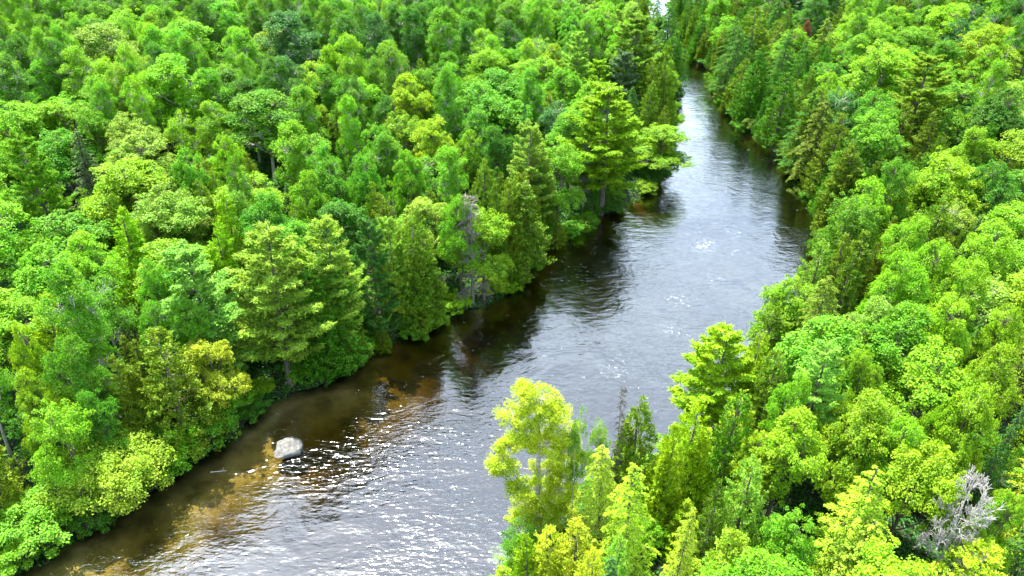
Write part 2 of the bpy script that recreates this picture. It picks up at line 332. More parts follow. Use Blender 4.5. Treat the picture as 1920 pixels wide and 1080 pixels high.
def bare_conifer(name, seed, R, H, nb=120, mat=None, base=.1, droop=.3, twigs=12):
    r = np.random.default_rng(seed); tb = Tubes(); tw = Tubes(); trunk_tube(tb, r, H, .11, .15, .02)
    for i in range(nb):
        t = base + (1 - base) * i / nb; a = r.uniform(0, 6.28); Lb = R * (1 - t)**.6 * r.uniform(.5, 1.1) + .15; o = np.array([math.cos(a), math.sin(a), 0.]); sdv = np.array([-o[1], o[0], 0])
        f = lambda s: np.stack([o[0] * Lb * s, o[1] * Lb * s, t * H + .1 * Lb * s - droop * Lb * s * s], -1)
        tw.add(f(np.linspace(0, 1, 4)), np.linspace(.035, .014, 4), 3)
        for s in r.uniform(.3, 1, twigs):
            p = f(np.array([s]))[0]; limb(tw, p, p + (o * .6 + sdv * r.choice([-1, 1]) * .8 + UP * r.uniform(-.5, .3)) * r.uniform(.3, .8), .018, .010, 0, 3, 2)
    return tb.mesh(name + '_trunk', mat or M_DEADWOOD), tw.mesh(name + '_branches', mat or M_DEADWOOD)
def bare_broad(name, seed, R, H, mat=None):
    r = np.random.default_rng(seed); tb = Tubes(); tw = Tubes(); P = trunk_tube(tb, r, H * .8, .13, .3)
    def grow(p, d, L_, rad, lev):
        q = p + d * L_; m = (p + q) / 2 + r.normal(size=3) * .1 * L_; tw.add([p, m, q], [max(rad, .016), max(rad * .75, .014), max(rad * .5, .011)], 4 if lev < 2 else 3)
        if lev >= 4: return
        for _ in range(5 if lev < 3 else 8):
            nd = nrm(d + r.normal(size=3) * .62 + UP * .12); grow(p + (q - p) * r.uniform(.45, 1), nd, L_ * r.uniform(.5, .75), rad * .5, lev + 1)
    for i in range(10):
        t = .3 + .68 * i / 10; p = np.array([np.interp(t * H * .8, P[:, 2], P[:, k]) for k in range(3)]); a = i * 2.4
        grow(p, nrm(np.array([math.cos(a), math.sin(a), .35 + t * .8])), R * r.uniform(.42, .62), .038, 1)
    return tb.mesh(name + '_trunk', mat or M_DEADWOOD), tw.mesh(name + '_branches', mat or M_DEADWOOD)
def lime_tree():
    """tall loose tree by the water, ragged lobes with gaps between them"""
    r = np.random.default_rng(77); lv = Leaves(); tb = Tubes(); H = 19.; P = trunk_tube(tb, r, H * .93, .22, .35)
    lob = [(-.3, 0, 18.4, .9), (.7, .3, 17.2, 1.3), (-1.2, -.3, 16.4, 1.0), (1.5, 0, 16.0, 1.0), (.4, .6, 15.2, 1.5), (-.5, -.4, 14.2, 1.1), (2.0, .2, 13.8, 1.3), (.9, -.6, 13.2, 1.4), (-1.7, .4, 12.2, .9),
           (2.3, -.3, 11.8, 1.2), (1.0, .8, 11.4, 1.3), (-2.1, 0, 10.4, 1.1), (-2.0, .5, 9.2, 1.0), (-.6, .3, 12.6, .6), (2.2, .4, 9.6, 1.1), (.8, .2, 9.0, 1.3), (-1.0, -.5, 8.0, 1.0), (1.7, -.2, 7.2, 1.3), (.2, .5, 6.4, 1.3), (-.6, 0, 5.2, 1.2), (1.2, .3, 4.6, 1.2), (0, .2, 3.4, 1.3), (-1.1, -.2, 3.6, 1.1), (1.9, 0, 3.2, 1.2), (1.6, .3, 5.8, 1.2), (2.0, 0, 8.6, 1.1)]
    for x, y, z, s in lob:
        c = np.array([x, y, z]); zt = z - 1.2
        p0 = np.array([np.interp(zt, P[:, 2], P[:, k]) for k in range(3)]); limb(tb, p0, c, .06, .02, .05, 4)
        for v in rvec(r, 34):
            cc = c + v * s * np.array([1, 1, .62]) * r.uniform(.5, 1.05); limb(tb, c, cc, .02, .006, .05, 3, 3)
            clump_leaves(lv, r, cc, .36 * r.uniform(.7, 1.3), int(105 * r.uniform(.6, 1.2)), .10, UP, .95, 1.2, .2)
    return tb.mesh('lime_trunk', M_PALEBARK), lv.mesh('lime_crown', M_LEAF)

V = {}
V['maple'] = [broadleaf('maple', 11 + i, 4.2, 14., base=.24, nl=[11, 12, 10, 13, 11, 10][i], cpl=17, n=140, ls=.205, crad=[.20, .19, .21, .18, .2, .22][i]) for i in range(6)]
V['aspen'] = [broadleaf('aspen', 31 + i, 2.9, 17., base=.36, nl=[11, 12, 10, 13][i], cpl=15, n=120, ls=.165, flat=.75, rnd=1.1, crad=.25, bark=M_PALEBARK, shape='tall', rad=.14, lrad=.52) for i in range(4)]
V['birch'] = [broadleaf('birch', 51 + i, 3.0, 13., base=.36, nl=8, cpl=12, n=100, ls=.17, flat=.55, rnd=1.0, crad=.25, bark=M_PALEBARK, rad=.13) for i in range(2)]
V['cedar'] = [cedar('cedar', 71 + i, 2.25, 12., split=[0, 1, 2, 0, 1][i], loose=[1, .8, 1.1, .7, 1][i], taper=[.64, .56, .72, .52, .6][i]) for i in range(5)]
V['hemlock'] = [layered('hemlock', 91 + i, 3.3, 14., nb=[95, 105, 90][i], lpb=260, ls=.155, taper=.6, droop=[.35, .42, .3][i]) for i in range(3)]
V['spruce'] = [layered('spruce', 101 + i, 2.2, 13., nb=110, lpb=170, droop=.3, rise=.12, taper=.95, ls=.145, width=.36) for i in range(2)]
V['pine'] = [pine('pine', 111 + i, 4.0, 19., nw=[15, 14, 16, 14][i], per=6, tuft=46, irregular=.38, base=[.12, .2, .1, .26][i]) for i in range(4)]
V['bush'] = [bush('bush', 121 + i, 2.4, 3.6) for i in range(4)]
V['bigbush'] = [bush('bush', 151, 4.4, 6.4, 20, 13, 170, .17)]
V['deadspruce'] = [bare_conifer('dead', 131, 2.3, 13., nb=120, droop=.55, twigs=16, mat=M_SNAG), bare_conifer('dead', 132, 1.5, 11., nb=100, mat=M_SNAG)]
V['deadwood'] = [bare_broad('dead', 141, 3.2, 11.), bare_broad('dead', 142, 2.4, 8.)]
V['lime'] = [lime_tree()]
SIZE = dict(maple=(4.2, 14.), aspen=(2.9, 17.), birch=(3., 13.), cedar=(2.25, 12.), hemlock=(3.3, 14.), spruce=(2.2, 13.), pine=(4., 19.), bush=(2.4, 3.6), bigbush=(4.4, 6.4), deadspruce=(1.9, 13.), deadwood=(3.2, 11.), lime=(2.9, 19.))
def top_of(me):
    a = np.empty(len(me.vertices) * 3, np.float32); me.vertices.foreach_get('co', a); return float(a[2::3].max())
TOPZ = {k: [top_of(c) for _, c in vs_] for k, vs_ in V.items()}            # true heights of the models
DEFH = dict(maple=13, aspen=15, birch=12, cedar=11, hemlock=12.5, spruce=11.5, pine=16, bush=3.4, bigbush=6.4, deadspruce=12, deadwood=9, lime=17)
NAME = dict(maple='maple_tree', aspen='aspen_tree', birch='birch_tree', cedar='cedar_tree', hemlock='hemlock_tree', spruce='spruce_tree', pine='pine_tree', bush='bush', bigbush='bush', deadspruce='dead_tree', deadwood='dead_tree', lime='feathery_tree')
CAT = dict(maple='maple tree', aspen='aspen tree', birch='birch tree', cedar='cedar tree', hemlock='hemlock tree', spruce='spruce tree', pine='pine tree', bush='bush', bigbush='bush', deadspruce='dead tree', deadwood='dead tree', lime='tree')
GROUP = dict(maple='rounded maple trees of the forest', aspen='tall aspen trees of the forest', birch='birch trees with pale stems', cedar='cone shaped cedar trees', hemlock='feathery hemlock trees', spruce='dark spire shaped spruce trees', pine='tall pine trees with plumed limbs', bush='bushes along the river bank', bigbush='bushes along the river bank', deadspruce='bare dead trees', deadwood='bare dead trees')
TONE = {'b': ('bright green', (.185, .38, .005)), 'm': ('green', (.12, .30, .005)), 'd': ('deep green', (.07, .20, .006)), 'y': ('yellow green', (.23, .39, .005)), 'l': ('lime yellow', (.35, .46, .018)),
        'p': ('pale green', (.23, .38, .028)), 'o': ('olive green', (.14, .23, .008)), 'u': ('bluish green', (.065, .19, .025)), 'g': ('grey green', (.10, .17, .055)), 'r': ('rusty brown', (.16, .07, .03)), 'f': ('pale green', (.23, .42, .035)), 'k': ('lime yellow', (.46, .51, .010)), 'x': ('grey', (.3, .28, .25))}

# ------------------------------------------------------------------ trees seen in the photograph: kind, crown tip (picture point), crown width, tone, height, label
CATALOG = '''
aspen 100 70 62 d
maple 25 52 70 d
aspen 177 42 118 p 16|large pale green aspen near the upper left corner
aspen 240 86 78 p 14
aspen 343 37 108 b
aspen 310 12 60 m
aspen 447 57 76 m 16
aspen 533 20 118 u 17|large bluish green aspen near the top edge of the left forest
aspen 407 2 90 m
aspen 317 103 116 b 17|large bright aspen spreading in the middle of the upper left grove
aspen 383 130 74 m
aspen 273 133 72 b
aspen 483 170 128 m 14
aspen 520 106 78 u
maple 580 118 92 y|yellow topped maple beside the bluish aspens of the upper left grove
maple 573 168 64 y 11
maple 623 80 64 b
maple 20 187 120 b
maple 107 187 126 b
maple 165 196 84 m
maple 233 213 112 p
birch 333 203 64 y
maple 250 248 138 p|broad pale maple crown behind the grey green spruce
maple 417 243 64 b
aspen 553 227 92 b 15
aspen 597 267 62 m 13
pine 33 247 96 m 17|sparse pine with a long bare leaning trunk over a dark gap
spruce 132 248 84 g 13|grey green spruce standing over the dark gap at the left edge
maple 217 296 150 y 13|wide yellow green maple right of the grey green spruce
maple 347 273 76 m
aspen 437 290 44 m
cedar 390 320 42 o
cedar 463 284 42 o
maple 300 340 110 p
cedar 1000 372 52 o 11
cedar 1058 338 54 o 12
cedar 1112 322 54 o 12
cedar 1132 348 56 d 11
cedar 962 332 48 o 13
cedar 935 345 46 o 13
cedar 640 600 76 d 10
cedar 720 590 70 o 9
cedar 860 470 50 o 12
aspen 680 8 62 d 17
aspen 735 3 58 d 17
aspen 790 2 56 d 17
aspen 640 25 60 d 17
aspen 705 20 56 u 17
aspen 765 14 60 d 17
aspen 830 13 74 m 18|tall green aspen standing out along the top edge of the left forest
aspen 885 15 60 m 15
aspen 960 0 80 m
maple 1010 5 90 b
maple 1075 3 70 m
maple 1130 10 80 b
maple 1170 40 60 b
aspen 838 97 52 m 12
maple 925 67 72 b
aspen 987 70 42 b 14
deadspruce 1007 78 26 x 13|thin whitish dead tree deep in the left forest among green maples
maple 1037 80 52 y 12
pine 1083 57 58 p 16
pine 1203 20 104 o 20|large olive pine where the river narrows far upstream
pine 1160 92 62 g 15
cedar 1230 110 40 o 14
cedar 1260 84 40 o 16
cedar 1215 150 40 o 12
pine 1130 110 60 b 13
maple 763 140 84 y 14|yellow topped maple standing alone against dark gaps above the left forest
maple 800 127 82 m
maple 673 143 92 b
maple 893 157 120 m
maple 935 130 126 m
maple 1057 127 84 m
maple 1107 153 92 b
maple 950 182 112 m
maple 1070 200 100 b
maple 707 228 86 m
maple 807 220 92 y
maple 873 240 64 y
aspen 717 247 74 m 13
maple 937 232 76 d
spruce 977 193 30 u 14|slim dark spruce spire above the left forest
pine 993 228 84 p 16|pale layered pine in front of the slim dark spruce
pine 1192 165 160 y 19|huge yellow green pine leaning over the left bank with bare lower limbs
maple 1050 268 100 b
maple 1272 232 104 b 9|bright green maple hanging over the narrow reach of the river
aspen 843 273 64 b 13
cedar 910 300 56 o 13
deadspruce 1100 262 34 x 11
cedar 1030 333 52 o 11
maple 677 283 74 m
maple 610 300 80 m
maple 760 285 70 b
cedar 700 340 50 o
maple 560 320 80 b
cedar 885 350 46 o
hemlock 1290 13 66 d 15
hemlock 1330 30 60 d 15|deep green hemlock by the river at the top edge
cedar 1312 60 50 d 13
hemlock 1390 50 64 d 14
hemlock 1477 57 60 d 13
cedar 1423 13 60 o 13
hemlock 1557 33 60 o 13
maple 1520 37 22 r 11|small rusty brown crown among the green trees right of the river
maple 1613 23 84 b
maple 1663 77 126 b 15|broad bright maple dome near the top of the right forest
maple 1730 47 80 b
maple 1787 7 92 b
maple 1807 33 62 u
maple 1860 43 92 y
pine 1753 100 112 o 17|olive pine with a pale trunk showing in the upper right forest
spruce 1877 100 76 u 14|bluish green conifer near the right edge above a dark rounded maple
maple 1900 163 104 d 14|deep green rounded maple touching the upper right edge
cedar 1357 87 50 d 14
cedar 1383 140 56 d 13
hemlock 1440 160 80 d 14|broad deep green hemlock over the narrow reach on the right bank
cedar 1513 162 58 o 14
hemlock 1503 187 90 o 13
cedar 1477 205 60 o 13
maple 1573 130 64 b
birch 1580 163 84 u
maple 1647 167 86 m
maple 1647 202 104 m
cedar 1563 263 72 o 13|tall olive cedar at the bend where the right bank turns dark
cedar 1533 258 62 d 13
cedar 1605 240 60 d 12
cedar 1760 213 44 o
maple 1843 240 84 y
maple 1783 283 104 y
maple 1813 307 132 y 12
maple 1680 293 84 m
cedar 1700 190 46 o
maple 1880 300 90 d
maple 1640 330 80 b
maple 67 457 150 b 12|broad bright maple crown just below the dark gap at the left edge
maple 143 440 112 b
cedar 220 393 84 y 13|yellow green cedar cone right of the dark gap at the left edge
cedar 410 362 60 y 14
cedar 397 415 64 y 12
maple 290 363 142 p
maple 500 360 112 m
cedar 545 385 46 o
pine 345 455 140 f 16|yellow green pine with flat plumed limbs behind the left bank
pine 493 445 170 f 18|largest pale green pine rising over the left bank with long drooping plumes
pine 623 425 116 p 17|pale green pine with plumed limbs right of the largest pale pine
cedar 70 550 84 y 12
birch 170 517 104 m 12|green birch with forked white stems showing under its crown
birch 267 563 76 m 11
cedar 283 627 126 o 13|bulky olive cedar on the left bank behind the lime yellow bush
cedar 213 660 70 o 11
maple 423 650 104 l 10|lime yellow maple at the foot of the largest pale pine
cedar 597 545 104 d 13|dense deep green cedar at the water right of the largest pale pine
maple 123 637 104 m
maple 263 483 74 m
deadspruce 37 630 22 r 9|thin bare snag leaning among trees at the left edge
maple 330 560 70 m
maple 20 600 60 y
pine 700 413 78 u 15
pine 767 430 64 p 14
cedar 717 363 58 o 12
cedar 783 393 52 o 12
maple 857 370 76 b
deadspruce 897 378 84 x 14|bare grey dead conifer on the left bank beside the reddish tipped maple
maple 950 413 116 y 12|maple with yellow and reddish tips leaning over the left bank
cedar 985 350 56 o 13
cedar 1030 326 62 o 13
cedar 1087 350 84 o 13|wide olive cedar at the waterline below the huge yellow green pine
cedar 817 440 76 o 14|slender olive cedar at the waterline left of the bare grey conifer
maple 775 527 64 l 9
cedar 667 520 92 d 13
cedar 940 320 46 o
maple 560 440 76 m
cedar 1593 440 66 o 12
cedar 1597 477 66 o 11
cedar 1507 430 70 p 12|pale cedar at the tip of the right bank beside the dark shaded water
maple 1613 362 104 m
maple 1493 515 108 y 11|yellow green maple reaching out from the right bank over calm grey water
hemlock 1557 503 96 o 13
maple 1693 473 94 b
maple 1763 440 100 b
maple 1820 477 100 y
maple 1723 397 94 y
maple 1647 560 122 p
maple 1712 573 152 b 13|largest rounded bright maple in the middle of the right forest
spruce 1843 590 56 d 11|small dark spruce in a shaded gap of the right forest
maple 1880 650 104 y
maple 1797 547 112 y
maple 1897 563 84 y
maple 1880 420 104 b
pine 1353 602 124 y 13|pale yellow pine with a fluffy top standing over the river on the right bank
pine 1557 645 110 f 14|pale feathery pine top in the right forest behind the yellow maples
cedar 1423 623 66 y 11
cedar 1460 660 70 o 11
maple 1500 700 90 b
maple 1840 720 110 y
maple 1640 660 90 b
maple 83 762 116 b 11|bright maple with a visible pale trunk at the lower left edge
bigbush 188 830 200 l 6.8|large lime yellow bush leaning over the water at lower left
bush 400 777 112 m 4.2
bush 317 830 110 b 4
maple 500 735 80 b 5|low green maple overhanging the water upstream of the grey boulder
bush 50 953 150 m 4
bush 17 1043 110 b 3.4
bush 890 587 70 y 2.2|low yellow green bush at the waterline between the slender cedar and the leaning maple
bush 250 800 80 m 4.6
maple 160 735 80 m 10
maple 35 700 80 y 11
lime 1018 700 165 k 17|tall ragged lime yellow tree standing in front of the river
birch 1085 757 44 p 14|wispy pale treetop just right of the ragged lime yellow tree
birch 1127 790 44 p 11
deadspruce 1172 727 40 x 13|wispy bare grey treetop standing against the river on the right bank
cedar 1207 740 78 o 12
hemlock 1140 838 100 l 11
hemlock 1193 872 104 l 12|lime yellow hemlock with a dark trunk right of the ragged lime tree
cedar 1030 982 84 l 8
cedar 1085 985 80 l 9
cedar 990 1003 60 y 8
cedar 1112 1020 70 l 9
cedar 1160 1010 60 p 9
birch 962 965 70 m 7
maple 1493 770 136 y 12|yellow green maple behind a small bare twig in the right forest
maple 1633 733 140 y
maple 1700 783 120 b 12
maple 1740 835 160 y 12|broad yellow green maple left of the silvery dead tree
maple 1765 767 70 y 11
hemlock 1645 893 150 l 12|golden hemlock below the broad maples in the lower right
cedar 1413 867 92 p 11|pale yellow cedar cone in the middle of the lower right forest
cedar 1350 903 60 o 10
deadwood 1838 900 170 x 12|silvery bare dead tree in the lower right corner
hemlock 1290 947 72 l 11
cedar 1380 987 90 l 9
maple 1487 965 108 b 9
hemlock 1632 972 134 l 9
cedar 1850 1022 130 l 9
spruce 1913 760 60 u 12|bluish spruce cut by the right edge
maple 1907 925 80 y 11
cedar 1307 743 84 y 12
cedar 1390 735 80 d 12|deep green cedar beside the pale fluffy pine of the right bank
cedar 1260 800 80 y 11
maple 1430 800 90 y 10
'''
rng = np.random.default_rng(5)
TREES = []       # dicts: kind, x, y, R, H, tone, label, key
for ln in CATALOG.strip().splitlines():
    a, _, lab = ln.partition('|'); q = a.split(); k = q[0]
    H = float(q[5]) if len(q) > 5 else DEFH[k] * rng.uniform(.93, 1.07)
    x, y, t = at_ground(float(q[1]), float(q[2]), H * .985)
    R = .5 * float(q[3]) * t * 1.0 / FPX * 1.06
    if 'bush' in k: x, y, t = at_ground(float(q[1]), float(q[2]), H * .9)
    if k in ('cedar', 'hemlock', 'spruce', 'pine'): R *= 1.3
    TREES.append(dict(kind=k, x=x, y=y, R=R, H=H, tone=q[4], label=lab, feat=True, px=float(q[1]), py=float(q[2])))
# a few crowns would stand in the water: move them back to the bank
for T in TREES:
    for _ in range(12):
        d = rd(T['x'], T['y']); need = .5 if T['kind'] in ('bush', 'bigbush', 'lime') or T['label'] else .8
        if d >= need: break
        e = .5; gx = rd(T['x'] + e, T['y']) - rd(T['x'] - e, T['y']); gy = rd(T['x'], T['y'] + e) - rd(T['x'], T['y'] - e)
        n = math.hypot(gx, gy) or 1; T['moved'] = True
        T['x'] += gx / n * (need - d + .1); T['y'] += gy / n * (need - d + .1)
GAP = at_ground(72, 432)                # a dark gap in the canopy at the left edge
# the rest of the forest between them
def fill(n, spec, dmin, dmax, seed, overlap, low=False):
    r = np.random.default_rng(seed); X = r.uniform(-135, 165, n); Y = r.uniform(8, 240, n)
    d, side = look(GD, X, Y), np.sign(look(GSIDE, X, Y)); out = 0
    xs = [t['x'] for t in TREES]; ys = [t['y'] for t in TREES]; rs = [t['R'] if t['H'] < 5 or not low else .2 for t in TREES]
    for i in range(n):
        x, y, di, si = X[i], Y[i], d[i], side[i]
        if di < dmin or di > dmax: continue
        k, tone, H, R = spec(r, x, y, di, si)
        p = pix(x, y, gz(x, y) + H * .8)
        if p[2] < 12 or not (-90 < p[0] < 2010 and -60 < p[1] < 1230): continue
        if 15 < p[0] < 114 and 330 < p[1] < 442: continue
        if k != 'bush' and math.hypot(x - GAP[0], y - GAP[1]) < 6: continue
        dd = np.hypot(np.array(xs) - x, np.array(ys) - y) - overlap * (np.array(rs) + R)
        if low and k == 'cedar': dd = dd - .6
        if dd.min() < 0: continue
        TREES.append(dict(kind=k, x=x, y=y, R=R, H=H, tone=tone, label='', feat=False, px=p[0], py=p[1])); xs.append(x); ys.append(y); rs.append(R); out += 1
    return out
def spec_main(r, x, y, d, s):
    u = r.random(); near = s > 0 and y < 60
    if d < 6:
        k = 'cedar' if u < .62 else 'hemlock' if u < .78 else 'maple'
    elif s < 0 and y > 92 and x < 2: k = 'aspen' if u < .62 else 'maple' if u < .9 else 'cedar'
    elif s > 0 and y > 85 and d < 22: k = 'cedar' if u < .58 else 'hemlock' if u < .86 else 'maple'
    elif near: k = 'maple' if u < .48 else 'cedar' if u < .72 else 'hemlock' if u < .88 else 'birch' if u < .95 else 'spruce'
    else: k = 'maple' if u < .60 else 'cedar' if u < .78 else 'aspen' if u < .86 else 'pine' if u < .91 else 'birch' if u < .95 else 'spruce'
    H = DEFH[k] * r.uniform(.74, 1.02) * (1.1 if k == 'aspen' else 1); R = SIZE[k][0] * r.uniform(.70, 1.08) * (1.05 if k == 'maple' else .98 if k == 'aspen' else 1.08)
    tones = dict(maple='bbmmmdypb', aspen='bbmmd', cedar='ooood', hemlock='odd', pine='pou', spruce='gud', birch='pmu')[k]
    if near: tones = dict(maple='yybby', cedar='lyyo', hemlock='lyo', birch='py', spruce='ud')[k]
    elif s > 0 and y < 85: tones = dict(maple='bybmyb', cedar='oyo').get(k, tones)
    elif s > 0 and d < 22: tones = dict(cedar='odd', hemlock='ddo', maple='mbd').get(k, tones)
    return k, r.choice(list(tones)), H, R
def spec_small(r, x, y, d, s):
    k = r.choice(['maple', 'cedar', 'bush', 'maple']); tone = r.choice(list('bmmd' if s < 0 or y > 85 else 'ybbm'))
    if s > 0 and y > 85 and d < 20 and k != 'bush': k = 'cedar'
    if k == 'cedar': tone = r.choice(list('oo' if s < 0 or y > 85 else 'yo'))
    H = {'maple': 6.5, 'cedar': 6.5, 'bush': 3.2}[k] * r.uniform(.8, 1.2); return k, tone, H, {'maple': 2.2, 'cedar': 1.4, 'bush': 1.8}[k] * r.uniform(.85, 1.2)
def spec_bank(r, x, y, d, s):
    k = 'bush' if r.random() < (.35 if s > 0 and y > 85 else .8) else 'cedar'; tone = r.choice(list('bmmyd' if 'bush' in k else 'ood'))
    if s > 0 and y > 85: tone = r.choice(list('dmo'))
    return k, tone, (2.3 if 'bush' in k else 6) * r.uniform(.7, 1.3), (1.9 if 'bush' in k else 1.6) * r.uniform(.7, 1.15)
n1 = fill(16520, spec_main, .9, 999, 21, .70)
n3 = fill(70800, spec_bank, -.45, 1.0, 23, .50, True)
n2 = fill(9440, spec_small, 1.5, 999, 22, .62)
print('TREES', len(TREES), n1, n2, n3, {k: sum(t['kind'] == k for t in TREES) for k in V})
# trees of the filling that stand wholly behind others in the photograph's view are not built
HIDDEN = set()
for w_ in '243-245 248 252-253 261 263-264 266-269 271 273 277-278 280-281 283 292-293 296 298 302 305 307 312-314 316-319 322-332 336-337 343-345 347-348 350-351 355 361 368 370 373 375-376 378 382-384 388 393-394 397 401-402 406-407 410-413 415-416 420 422 424 427 431-432 437 441 446-448 450 452 454 456 458-460 462-463 466-467 469-470 472 474 479 481 484-485 489 495-501 505-507 509 514-516 518 520-521 523 528 530 532-533 541 545 547-548 555 557-560 563 565-566 569 571 573-574 579-580 588-589 591-593 595 597 600-601 605-606 608-609 612-614 617-620 622 624-626 628 633-636 639-640 644-645 650 652-653 655-656 658 661-663 665-666 668-670 673-674 678-682 690-691 694-697 699 703 705 708-711 713 715-716 723 726 739 741-744 746 748-749 752 754 756-757 759-760 763 768-769 771 773 775 777 780-781 784 788-790 793-794 798-799 801-803 806 810 813 816 818 820-823 830 832 834-836 839 841 843 847 851 853 855 858-860 862-864 866-867 870-873 876-877 881 883 891 893 896 898 904-906 908 911-912 915 917-919 921-922 924-930 932 935 937-938 940 948-950 952-954 956-957 960 962 966-967 970 972-973 978-979 981-985 987-990 993-996 998 1000-1001 1003-1004 1006 1009-1010 1012-1016 1019 1022-1023 1025-1026 1028-1031 1033 1035-1037 1039 1041-1044 1055-1056 1058-1059 1061 1064 1067-1068 1070-1072 1075 1077-1078 1081 1089-1090 1093 1095-1096 1098-1103 1105 1107-1111 1115 1117-1120 1122-1123 1125-1126 1133 1135 1137-1138 1142-1145 1147-1148 1152-1154 1156 1158-1159 1161 1163 1165 1171-1173 1183-1184 1190-1191 1193-1194 1197 1199 1202-1203 1205 1208-1211 1213 1215-1216 1218 1221 1224 1226-1228 1230 1232 1234-1237 1239-1243 1245-1247 1249-1261 1263-1267 1269-1292 1295-1336 1338-1342 1344-1370 1372-1374 1378-1380 1382-1395 1397-1414 1416-1432 1434-1444 1447-1451 1453-1456 1458-1469 1472-1473 1475-1489 1491-1509 1511-1512 1514-1515 1517-1522 1524-1540 1542-1552 1554-1558 1560-1565 1567-1583 1585-1600 1602-1613 1615-1621 1623-1627 1630 1632-1635 1637-1654 1656-1677 1679-1697 1699-1716 1718-1721 1723-1729 1731-1735 1737-1741 1743-1754 1756-1775 1779-1797 1799-1800 1802-1814 1816-1825 1827-1840 1842 1844-1848 1852-1857 1859-1879 1881-1892 1894-1910 1912-1915 1917-1918 1920-1933 1935-1937 1939-1947 1950-1967 1969-1974 1976-1981 1984-1987 1990 1992-2005 2007-2015 2018-2022 2024-2035 2037-2038 2041-2046 2049-2050 2052-2055 2057-2099 2101 2103-2105 2108-2111 2113-2115 2118-2121 2123-2131 2133-2138'.split():
    a_, _, b_ = w_.partition('-'); HIDDEN.update(range(int(a_), int(b_ or a_) + 1))

# ------------------------------------------------------------------ the setting: one sheet of ground, the river
xs = np.concatenate([-np.geomspace(4000, 145, 14)[:-1], np.arange(-140, 171, 1.25), np.geomspace(175, 4000, 14)])
ys = np.concatenate([-np.geomspace(4000, 65, 10)[:-1], np.arange(-60, 230, 1.25), np.geomspace(232, 6000, 18)])
GX, GY = np.meshgrid(xs, ys); GZ = ground_z(GX.ravel(), GY.ravel())
nx, ny = len(xs), len(ys); idx = np.arange(nx * ny).reshape(ny, nx)
F = np.stack([idx[:-1, :-1], idx[:-1, 1:], idx[1:, 1:], idx[1:, :-1]], -1).reshape(-1, 4)
m, t, out = new_mat('forest_floor'); l = t.links.new
geo = N(t, 'ShaderNodeNewGeometry'); sep = N(t, 'ShaderNodeSeparateXYZ'); l(geo.outputs['Position'], sep.inputs[0])
nz1 = N(t, 'ShaderNodeTexNoise', i_Scale=.9, i_Detail=8.0, i_Roughness=.7); nz2 = N(t, 'ShaderNodeTexNoise', i_Scale=.35, i_Detail=6.0, i_Roughness=.6); l(geo.outputs['Position'], nz1.inputs['Vector']); l(geo.outputs['Position'], nz2.inputs['Vector'])
r1 = N(t, 'ShaderNodeValToRGB'); r1.color_ramp.elements[0].color = (.010, .007, .004, 1); r1.color_ramp.elements[1].color = (.040, .028, .015, 1); e = r1.color_ramp.elements.new(.56); e.color = (.014, .026, .005, 1); r1.color_ramp.elements[0].position = .3; r1.color_ramp.elements[-1].position = .75
r2 = N(t, 'ShaderNodeValToRGB'); r2.color_ramp.elements[0].color = (.10, .08, .032, 1); r2.color_ramp.elements[1].color = (.40, .34, .15, 1); r2.color_ramp.elements[0].position = .36; r2.color_ramp.elements[1].position = .66
l(nz1.outputs['Fac'], r1.inputs[0]); l(nz2.outputs['Fac'], r2.inputs[0])
lvl = N(t, 'ShaderNodeMapRange', i_From_Min=-.3, i_From_Max=-.02); l(sep.outputs['Z'], lvl.inputs['Value'])
mx = N(t, 'ShaderNodeMix', data_type='RGBA'); l(lvl.outputs[0], mx.inputs['Factor']); l(r2.outputs[0], mx.inputs['A']); l(r1.outputs[0], mx.inputs['B'])
pb = N(t, 'ShaderNodeBsdfPrincipled', i_Roughness=.95); bu = N(t, 'ShaderNodeBump', i_Strength=.6, i_Distance=.15); l(nz1.outputs['Fac'], bu.inputs['Height']); l(bu.outputs[0], pb.inputs['Normal'])
l(mx.outputs['Result'], pb.inputs['Base Color']); l(pb.outputs[0], out.inputs[0])
g = bpy.data.objects.new('ground', mesh_np('ground', np.stack([GX.ravel(), GY.ravel(), GZ], 1), F, mat=m, smooth=True)); COL.objects.link(g); g['kind'] = 'structure'

# water: a closed body between the banks; tea coloured, so the bed shows only where it is shallow
yy = np.unique(np.concatenate([np.arange(-55, 300, 2.0), np.linspace(300, 4400, 30)]))
wl = np.interp(yy, LB[:, 1], LB[:, 0]) - 3; wr = np.interp(yy, RB[:, 1], RB[:, 0]) + 3; nc = 13
u = np.linspace(0, 1, nc)[None]; WX = wl[:, None] * (1 - u) + wr[:, None] * u; WY = np.repeat(yy[:, None], nc, 1)
Tv = np.stack([WX, WY, 0 * WX], -1).reshape(-1, 3); Bv = Tv - [0, 0, 5.0]; K = len(Tv); ix = np.arange(K).reshape(len(yy), nc)
top = np.stack([ix[:-1, :-1], ix[:-1, 1:], ix[1:, 1:], ix[1:, :-1]], -1).reshape(-1, 4); bot = top[:, ::-1] + K
def side(e): return np.stack([e[1:], e[:-1], e[:-1] + K, e[1:] + K], -1)
sides = np.concatenate([side(ix[::-1, 0]), side(ix[:, -1]), side(ix[0]), side(ix[-1, ::-1])])
m, t, out = new_mat('river_water'); l = t.links.new
geo = N(t, 'ShaderNodeNewGeometry')
def wave(scale, rot, stretch, detail, dist=0.0):
    mpn = N(t, 'ShaderNodeMapping'); mpn.inputs['Rotation'].default_value = (0, 0, rot); mpn.inputs['Scale'].default_value = stretch; l(geo.outputs['Position'], mpn.inputs[0])
    n = N(t, 'ShaderNodeTexNoise', i_Scale=scale, i_Detail=detail, i_Roughness=.55, i_Distortion=dist); l(mpn.outputs[0], n.inputs['Vector']); return n.outputs['Fac']
